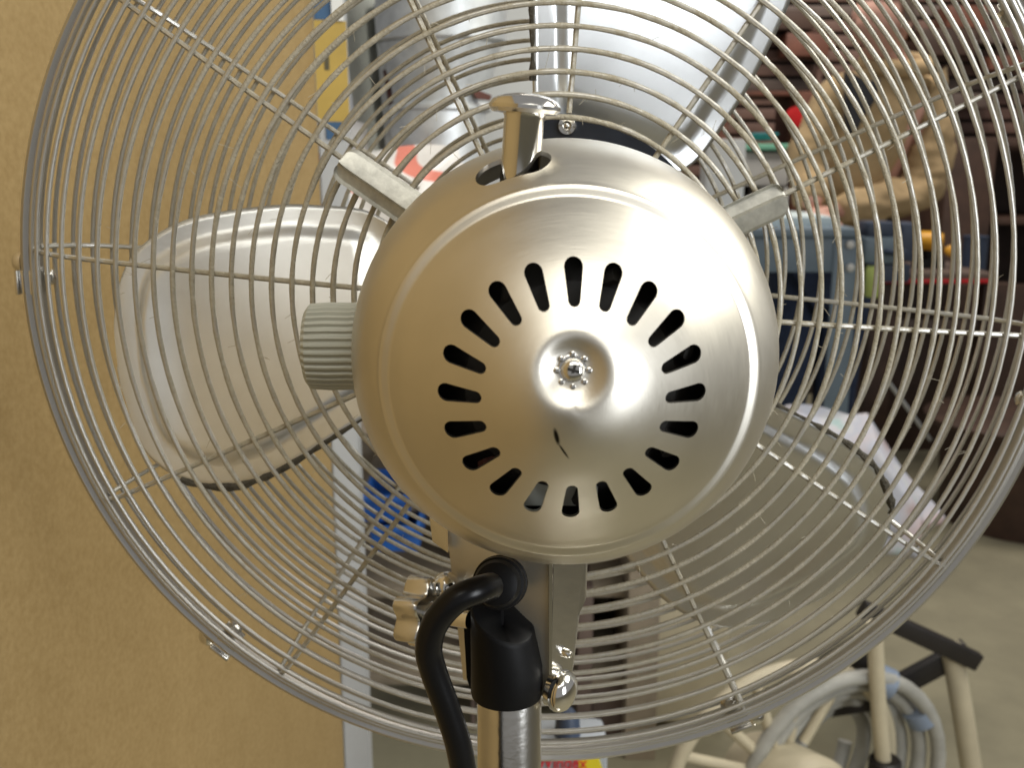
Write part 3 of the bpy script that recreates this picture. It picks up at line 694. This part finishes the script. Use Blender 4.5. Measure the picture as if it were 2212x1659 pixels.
# ================================================================ BEHIND THE FAN, RIGHT
# slat wall
Yw=4.2
sw=root('slat_wall','red-brown horizontal slat wall at the back of the shop','wall',(1.6,Yw,0))
box('backing',(1.9,Yw+.05,1.3),4.2,.03,2.6,M['groove'],sw)
me_s=None; zz=.42; i=0
x0=at(1380,300,Yw).x
while zz<2.35:
    hh=.056
    if i%1==0:
        o=box('slat',((x0+3.6)/2,Yw+.012,zz),3.6-x0,.022,hh-.010,M['slat'] if i%5 not in (1,) else M['slat_grey'],sw,bev=.003)
    zz+=.0615; i+=1
for (x0_,y0_,x1_,y1_,mm,lb,ct) in ((1640,20,1760,62,'brown','dark brown box on the wall above the red spool','box'),(1700,70,1790,120,'wood','reddish board on the slat wall left of the head','board'),
        (2050,10,2130,58,'wood','orange-brown box on the wall right of the head','box'),(2120,66,2205,92,'slat_grey','grey board high at the right edge','board'),(2140,120,2230,150,'wood','rust red box at the right edge under the grey board','box'),
        (1990,60,2110,118,'brown','dark box on the wall beside the jacket collar','box'),(2060,200,2150,232,'slat_grey','dull grey plank on the slat wall right of the shoulder','plank')):
    pbox({'box':'storage_box','board':'wooden_board','plank':'wooden_plank'}[ct],x0_,y0_,x1_,y1_,Yw-.16,.14,M[mm],None,label=lb,cat=ct)
tube('rope',spline([at(1778,60,Yw-.1),at(1774,110,Yw-.1),at(1768,170,Yw-.1),at(1770,230,Yw-.1)],6),.014,M['slat'],None,seg=8,label='pale rope hanging on the slat wall left of the person',cat='rope')
# cabinet with shelf, bin and red spool left of the person
cab=root('wall_cabinet','red-brown open wall cabinet left of the person in tan','cabinet',at(1660,480,3.3))
Yc=3.25
pbox('side_panel',1722,196,1748,520,Yc,.3,M['wood'],cab)
pbox('shelf_board',1560,322,1722,338,Yc,.3,M['wood'],cab)
pbox('top_board',1560,196,1722,206,Yc,.3,M['wood'],cab)
pbox('bottom_board',1560,500,1722,520,Yc,.3,M['wood'],cab)
pbox('side_panel',1556,190,1562,520,Yc,.3,M['wood'],cab)
pbox('back_panel',1564,340,1720,498,Yc+.28,.02,M['brown'],cab)
c=at(1720,252,Yc-.02); rr=(at(1742,252,Yc).x-at(1698,252,Yc).x)/2
sp_=root('red_spool','bright red round spool on the cabinet shelf','spool',c-Vector((0,0,rr)))
lathe('flange',[(rr*.3,-.02),(rr*.96,-.02),(rr,-.014),(rr,-.006),(rr*.6,-.004)],c,(0,-1,0),M['red'],sp_,seg=40)
lathe('core',[(rr*.6,-.06),(rr*.6,-.02)],c,(0,-1,0),M['red'],sp_,seg=32)
bn=root('storage_bin','white plastic storage bin with mint green rim on the cabinet shelf','bin',at(1650,430,Yc))
pbox('bin_body',1588,328,1702,402,Yc-.06,.22,M['white'],bn,bev=.01); pbox('bin_foot',1640,404,1700,500,Yc-.05,.18,M['white'],bn,bev=.01)
pbox('rim',1612,310,1708,324,Yc-.08,.26,M['mint'],bn,bev=.005)
c=at(1648,296,Yc-.02); lathe('teal_bowl',[(.012,-.012),(.035,-.008),(.055,.012),(.052,.014),(.03,.0),(.004,-.004)],c,(0,0,1),M['teal'],None,seg=32,label='small teal bowl on top of the white storage bin',cat='bowl')
pbox('white_post',1528,300,1596,640,2.6,.1,M['white'],None,label='pale post right of the top blade behind the guard',cat='post')
# dark cabinet on the far right
dc=root('dark_cabinet','dark brown tall shelving cabinet at the right edge','cabinet',at(2200,1150,3.6))
Yd=3.55
pbox('side_panel',2052,300,2075,1100,Yd,.5,M['brown'],dc)
for y in (302,470,640,800,960,1085): pbox('shelf_board',2076,y,2480,y+15,Yd+.02,.46,M['brown'],dc)
pbox('back_panel',2040,296,2500,1105,Yd+.5,.02,M['brown'],dc)
pbox('side_panel',2482,300,2505,1100,Yd,.5,M['brown'],dc)
rt=root('red_edged_bench','low dark bench with a red front edge under the yellow tool','bench',at(2000,1000,3.0))
pbox('bench_top',1880,590,2150,604,2.95,.5,M['slat_grey'],rt); pbox('red_edge',1880,604,2150,612,2.945,.02,M['red'],rt)
pbox('back_panel',1870,614,2230,1100,3.3,.02,M['brown'],rt); pbox('leg',1885,613,1905,1040,2.98,.06,M['brown'],rt); pbox('leg',2128,613,2148,1040,2.98,.06,M['brown'],rt)
pbox('lower_shelf',1906,690,2127,712,3.0,.28,M['slat_grey'],rt)
# yellow power tool on the bench
tl=root('power_tool','yellow power tool with black grip on the red-edged bench','tool',at(2010,588,3.1))
c=at(2000,520,3.1)
lathe('tool_body',[(.018,-.06),(.03,-.055),(.034,-.02),(.034,.03),(.026,.055),(.010,.058)],c,(.9,-.4,0),M['orange'],tl,seg=24)
tube('grip',[c+Vector((.0,0,-.02)),c+Vector((.02,0,-.07)),c+Vector((.025,0,-.11))],.018,M['black'],tl,seg=12)
pbox('battery',1985,560,2040,588,3.08,.07,M['black'],tl); 
c2=at(2052,542,3.12); lathe('orange_cap',[(.010,-.012),(.018,-.01),(.02,.008),(.01,.014)],c2,(0,-1,.2),M['orange'],None,seg=20,label='small round orange cap right of the yellow tool',cat='cap')
lathe('paint_tin',[(.04,-.06),(.042,-.058),(.042,.05),(.044,.052),(.044,.058),(.036,.058)],at(2105,545,3.15),(0,0,1),M['dkblue'],None,seg=30,label='dark round tin right of the yellow tool',cat='tin')

# workbench (blue-grey angle steel)
Yk=2.25
wb=root('workbench','blue-grey steel workbench with bolted legs right of the motor','workbench',(at(1820,900,Yk).x,Yk,0))
pbox('bench_top',1560,494,1858,512,Yk-.02,.7,M['steelblue'],wb)
pbox('front_rail',1570,513,1852,588,Yk,.02,M['steelblue'],wb)
zf=0
a=at(1797,590,Yk); b=at(1852,590,Yk); ww=b.x-a.x
box('leg',((a.x+b.x)/2,Yk-.003,a.z/2+.045),ww,.006,a.z+.09,M['steelblue'],wb)
box('leg_flange',(b.x-.003,Yk+.03,a.z/2),.006,.058,a.z,M['steelblue'],wb)
for y in (528,578): lathe('bolt_head',[(.011,.0),(.011,.006),(.007,.010),(.001,.011)],at(1836,y,Yk-.012),(0,-1,0),M['white'],wb,seg=12)
pbox('lower_rail',1560,905,1796,935,Yk+.004,.02,M['steelblue'],wb)
tube('brace',[at(1915,820,Yk+.25),at(2010,950,Yk+.32)],.006,M['galv'],wb,seg=8)
pbox('folded_paper',1648,468,1800,492,Yk+.1,.3,M['paleblue'],None,label='pale blue-white pad lying on the workbench',cat='paper')
vi=root('bench_vise','dark blue bench vise on the end of the workbench','vise',at(1920,560,Yk))
pbox('vise_body',1870,512,1945,570,Yk+.0,.12,M['steelblue'],vi,bev=.012)
pbox('jaw',1876,480,1935,511,Yk+.01,.09,M['dkblue'],vi,bev=.006); pbox('jaw',1948,482,1984,566,Yk+.04,.09,M['dkblue'],vi,bev=.01)
pbox('base_plate',1880,571,1965,610,Yk+.03,.12,M['dkblue'],vi,bev=.004)
lathe('vise_screw',[(.008,-.02),(.008,.05),(.012,.051),(.012,.06),(.006,.062)],at(1925,545,Yk-.02),(.3,-.95,0),M['dkblue'],vi,seg=20)
vlb=root('lime_bottle','lime green labelled bottle hanging below the vise','bottle',at(1890,640,Yk-.02))
vlathe('bottle_body',[(1872,1902,642),(1869,1905,636),(1869,1905,582),(1874,1900,574)],0,Yk-.05,M['lime'],vlb,seg=28)
vlathe('cap',[(1878,1896,573),(1878,1896,566)],0,Yk-.05,M['dkblue'],vlb,seg=20)

# pastel cloth bundle on the floor side
sheet('cloth_bundle',[(1700,880),(1880,900),(2030,1130),(1760,1190)],1.55,M['pastel'],None,amp=.05,seed=9.,freq=5,bulge=.10,label='pastel mint and pink cloth bundle behind the lower right blade',cat='cloth')
sheet('cloth_bundle',[(1860,1040),(1990,1080),(1975,1205),(1850,1190)],1.5,M['pastel'],None,amp=.03,seed=13.,freq=7,bulge=.06,label='small white cloth corner hanging below the pastel bundle',cat='cloth')
# dark bin at the right edge
db=root('waste_bin','dark brown round waste bin on the floor at the right edge','bin',at(2200,1180,2.45))
vlathe('bin_body',[(2075,2395,1175),(2065,2405,1140),(2045,2425,930)],0,2.45,M['brown'],db,seg=40)
vlathe('rim',[(2040,2430,932),(2038,2432,920),(2048,2422,916)],0,2.45,M['brown'],db,seg=40)

# hose reel cart in the lower right ---------------------------------
Yh=1.02
hr=root('hose_reel','cream hose reel cart with black frame on the concrete floor','hose reel',at(1900,2000,Yh))
def hp_(pts,r,name,m,par,Y=Yh,dy=None,seg=12): 
    return tube(name,spline([at(p[0],p[1],p[2] if len(p)>2 else Y) for p in pts],8),r,m,par,seg=seg)
def bar(name,pts,w_,t,m,par):
    """flat bar through points (px,py,Y)"""
    P_=[at(*p) for p in pts]
    return obj(name,*merge(*[box_d((a+b)/2,(b-a).length+w_*.8,t,w_,Matrix.Rotation(-math.atan2((b-a).z,(b-a).x),3,'Y'),.003) for a,b in zip(P_,P_[1:])]),m,par,angle=30)
hp_([(1889,1345),(1896,1500),(1908,1650),(1916,1760)],.0128,'post',M['cream'],hr)
hp_([(2054,1395,Yh+.12),(2076,1520,Yh+.12),(2098,1660,Yh+.12),(2120,1800,Yh+.12)],.0185,'post',M['cream'],hr)
bar('frame_bar',[(1900,1348,Yh+.06),(2068,1396,Yh+.14)],.030,.02,M['frame'],hr)
bar('frame_bar',[(2066,1404,Yh+.145),(1950,1488,Yh+.12)],.036,.02,M['frame'],hr)
bar('frame_bar',[(1945,1480,Yh+.125),(1870,1440,Yh+.1),(1780,1470,Yh+.09)],.030,.018,M['frame'],hr)
bar('frame_bar',[(1860,1395,Yh+.07),(1740,1490,Yh+.05)],.05,.02,M['frame'],hr)
bar('frame_bar',[(1900,1500,Yh+.1),(1750,1545,Yh+.07)],.03,.02,M['frame'],hr)
lathe('post_socket',[(.022,-.03),(.026,-.028),(.026,.02),(.022,.024)],at(1910,1668,Yh),(0,0,1),M['frame'],hr,seg=24)
# hub drum
hc=at(1702,1705,Yh-.04)
lathe('drum',[(.03,-.10),(.066,-.09),(.070,-.06),(.070,.07),(.06,.085),(.02,.09)],hc,(.35,-.9,.25),M['cream'],hr,seg=48)
for k in range(9):
    a=math.radians(60+k*24); d1=Vector((math.cos(a),.35*math.cos(a),math.sin(a)))
    c0=hc+Vector((0,.03,0)); p0=c0+d1*.066; p1=c0+d1*.19
    obj('spoke',*tube_d([p0,p1],.009,8),M['cream'],hr,angle=50)
rimp=[hc+Vector((0,.03,0))+Vector((math.cos(t),.35*math.cos(t),math.sin(t)))*.195 for t in [2*PI*k/64 for k in range(64)]]
tube('reel_rim',rimp,.012,M['cream'],hr,seg=10,closed=True)
# coiled hose
ho_=root('garden_hose','coiled pale grey hose with blue tape bands on the reel cart','hose',at(1900,1660,Yh+.05))
hpts=[]
for k in range(5*40):
    t=2*PI*k/40; rr=.182+.006*math.sin(k*.31)-.024*(k/40)
    c0=at(1795,1662,Yh+.05)
    hpts.append(c0+Vector((rr*math.cos(t)*.98,.02*(k/40)-.05+.05*math.cos(t),rr*math.sin(t)*1.08)))
tube('hose_coil',hpts,.0125,M['hose'],ho_,seg=10)
for t in (.55,1.15):
    c0=at(1795,1662,Yh+.05); p=c0+Vector((.172*math.cos(t)*.98,.0,.172*math.sin(t)*1.08)); tg=Vector((-math.sin(t),.0,math.cos(t)))
    lathe('tape_band',[(.022,-.014),(.026,-.013),(.026,.013),(.022,.014)],p+Vector((0,-.035+.05*math.cos(t),0)),tg,M['blue_tape'],ho_,seg=20)

# ================================================================ PERSON
Yp=2.75
def W(x,y,Y=Yp): return at(x,y,Y)
pe=root('person','person in tan jacket leaning on the workbench with bent forearm','person',(W(1890,600).x,Yp,0))
def skin(name,joints,edges,m,parent,sub=2):
    me=bpy.data.meshes.new(name); me.from_pydata([tuple(j[0]) for j in joints],edges,[]); 
    o=bpy.data.objects.new('tmp',me); COL.objects.link(o)
    o.modifiers.new('s','SKIN'); o.modifiers.new('ss','SUBSURF').levels=sub
    for i,v in enumerate(me.skin_vertices[0].data):
        r=joints[i][1]; v.radius=r if isinstance(r,tuple) else (r,r)
    me.skin_vertices[0].data[0].use_root=True
    dg=bpy.context.evaluated_depsgraph_get(); m2=bpy.data.meshes.new_from_object(o.evaluated_get(dg)); bpy.data.objects.remove(o)
    m2.name=name; m2.materials.clear()
    return obm(name,m2,m,parent,angle=180,norm=False)
cxw=W(1890,400).x
pel=Vector((W(1800,600).x,Yp+.12,.84)); che=Vector((cxw+.02,Yp+.04,1.17)); nck=Vector((cxw+.03,Yp-.01,1.36))
hd=W(1905,50,Yp-.04); hdc=Vector((hd.x,hd.y,hd.z))
shR=Vector((cxw+.165,Yp+.02,1.29)); shL=Vector((cxw-.135,Yp+.02,1.28))
elR=W(1985,420,Yp-.03); wrR=W(1800,455,Yp-.16); haR=W(1762,462,Yp-.18)
elL=W(1745,360,Yp-.02); wrL=W(1755,450,Yp-.16); haL=W(1780,470,Yp-.20)
kR=Vector((pel.x+.05,Yp+.06,.47)); kL=Vector((pel.x-.10,Yp+.06,.47)); fR=Vector((pel.x+.06,Yp+.12,.06)); fL=Vector((pel.x-.12,Yp+.12,.06))
J=[(pel,.13),(che,.13),(nck,.055),(hdc+Vector((0,0,-.03)),.06),(shR,.06),(elR,.042),(wrR,.032),(shL,.06),(elL,.042),(wrL,.032),
   (pel+Vector((.09,0,-.06)),.085),(kR,.058),(fR,.045),(pel+Vector((-.09,0,-.06)),.085),(kL,.058),(fL,.045),(fR+Vector((0,-.14,-.02)),.04),(fL+Vector((0,-.14,-.02)),.04)]
Eg=[(0,1),(1,2),(2,3),(1,4),(4,5),(5,6),(1,7),(7,8),(8,9),(0,10),(10,11),(11,12),(0,13),(13,14),(14,15),(12,16),(15,17)]
body=skin('body',J,Eg,M['skin'],pe)
# hands
for wr,ha in ((wrR,haR),(wrL,haL)):
    d=(ha-wr).normalized(); side=Vector((0,0,1)).cross(d).normalized()
    J2=[(wr,.028),(wr+d*.05,(.036,.02))];E2=[(0,1)]
    for q,(o_,ln_) in enumerate(((-.028,.065),(-.010,.078),(.010,.074),(.026,.058))):
        b0=len(J2); base=wr+d*.075+side*o_
        J2+=[(base,.0095),(base+d*ln_*.55+Vector((0,0,-.004)),.009),(base+d*ln_+Vector((0,0,-.018)),.0075)]; E2+=[(1,b0),(b0,b0+1),(b0+1,b0+2)]
    b0=len(J2); J2+=[(wr+d*.04-side*.036,.011),(wr+d*.075-side*.055,.009)]; E2+=[(1,b0),(b0,b0+1)]
    skin('hand',J2,E2,M['skin'],body,1)
# head
hv=[];hf=[]
bm=bmesh.new(); bmesh.ops.create_uvsphere(bm,u_segments=32,v_segments=24,radius=1)
fd=Vector((-.80,-.60,0)).normalized(); sd=Vector((-fd.y,fd.x,0))
for v in bm.verts:
    x,y,z=v.co; f=x; 
    jaw=1-.30*sm(0,-1,z)
    p=fd*(f*.098*(1+.06*(f>0))*jaw)+sd*(y*.077*jaw)+Vector((0,0,z*.115))
    # nose, brow, chin
    if f>0:
        p+=fd*(.020*math.exp(-((y/.18)**2+((z+.12)/.17)**2)))
        p+=fd*(.006*math.exp(-((y/.6)**2+((z-.22)/.12)**2)))
        p-=fd*(.008*math.exp(-(((abs(y)-.38)/.16)**2+((z-.02)/.11)**2)))
        p+=fd*(.008*math.exp(-((y/.35)**2+((z+.75)/.16)**2)))
    v.co=hdc+p
mh_=bpy.data.meshes.new('head'); bm.to_mesh(mh_); bm.free()
head=obm('head',mh_,M['skin'],pe,angle=180)
for s_ in (-1,1):
    lathe('eye',[(.002,-.006),(.008,-.004),(.009,.001),(.005,.004),(.001,.005)],hdc+fd*.086+sd*(s_*.032)+Vector((0,0,.004)),fd,M['eye'],head,seg=14)
    lathe('ear',[(.004,-.008),(.022,-.006),(.028,.0),(.022,.006),(.006,.004)],hdc+sd*(s_*.076)-fd*.006+Vector((0,0,-.006)),sd*s_,M['skin'],head,seg=16)
obj('mouth',*tube_d([hdc+fd*(.090-.004*abs(t))+sd*(t*.011)+Vector((0,0,-.066)) for t in (-2,-1,0,1,2)],.004,8),M['redbrown'],head)
bm=bmesh.new(); bmesh.ops.create_uvsphere(bm,u_segments=32,v_segments=24,radius=1)
bmesh.ops.delete(bm,geom=[v for v in bm.verts if v.co.z<(.42 if v.co.x>.25 else (-.1 if v.co.x>-.2 else -.45))],context='VERTS')
for v in bm.verts:
    x,y,z=v.co; q=1.08+.05*noise.noise(v.co*6); v.co=hdc+fd*(x*.100*q)+sd*(y*.080*q)+Vector((0,0,z*.119*q))
mhr=bpy.data.meshes.new('hair'); bm.to_mesh(mhr); bm.free(); obm('hair',mhr,M['hair'],head,angle=180)
# clothes
JJ=[(che+Vector((0,.0,-.03)),(.175,.14)),(pel.lerp(che,.4),(.17,.14)),(pel+Vector((.02,0,.02)),(.16,.14)),(nck+Vector((0,.01,-.03)),.085),(shR,.085),(shR.lerp(elR,.5)+Vector((.025,0,0)),.075),(elR,.068),(elR.lerp(wrR,.5),.060),(wrR,.050),(shL,.085),(shL.lerp(elL,.5)+Vector((-.02,0,0)),.072),(elL,.064),(wrL,.048)]
EE=[(0,1),(1,2),(0,3),(0,4),(4,5),(5,6),(6,7),(7,8),(0,9),(9,10),(10,11),(11,12)]
jk=skin('jacket',JJ,EE,M['jacket'],pe,3)
for v in jk.data.vertices:
    q=v.co*13; v.co+=Vector((noise.noise(q),noise.noise(q+Vector((9,0,0))),noise.noise(q+Vector((0,9,0)))))*.016
    q=v.co*34; v.co+=v.normal*(.009*noise.noise(Vector((q.x*.5,q.y,q.z*1.3))))
tube('collar',[nck+Vector((.085*math.cos(t),.075*math.sin(t)-.005,.012+.02*math.sin(t))) for t in [2*PI*k/20 for k in range(20)]],.026,M['jacket'],jk,seg=10,closed=True)
prism('shirt_front',[W(1832,150,Yp-.145),W(1880,178,Yp-.145),W(1905,165,Yp-.14),W(1893,215,Yp-.15),W(1862,262,Yp-.15),W(1845,300,Yp-.15),W(1832,260,Yp-.15)],(0,.05,0),M['shirt'],jk,bev=.006)
JT=[(pel+Vector((0,0,-.02)),.155),(pel+Vector((.09,0,-.08)),.105),(kR,.08),(fR+Vector((0,0,.05)),.07),(pel+Vector((-.09,0,-.08)),.105),(kL,.08),(fL+Vector((0,0,.05)),.07)]
skin('jeans',JT,[(0,1),(1,2),(2,3),(0,4),(4,5),(5,6)],M['jeans'],pe)
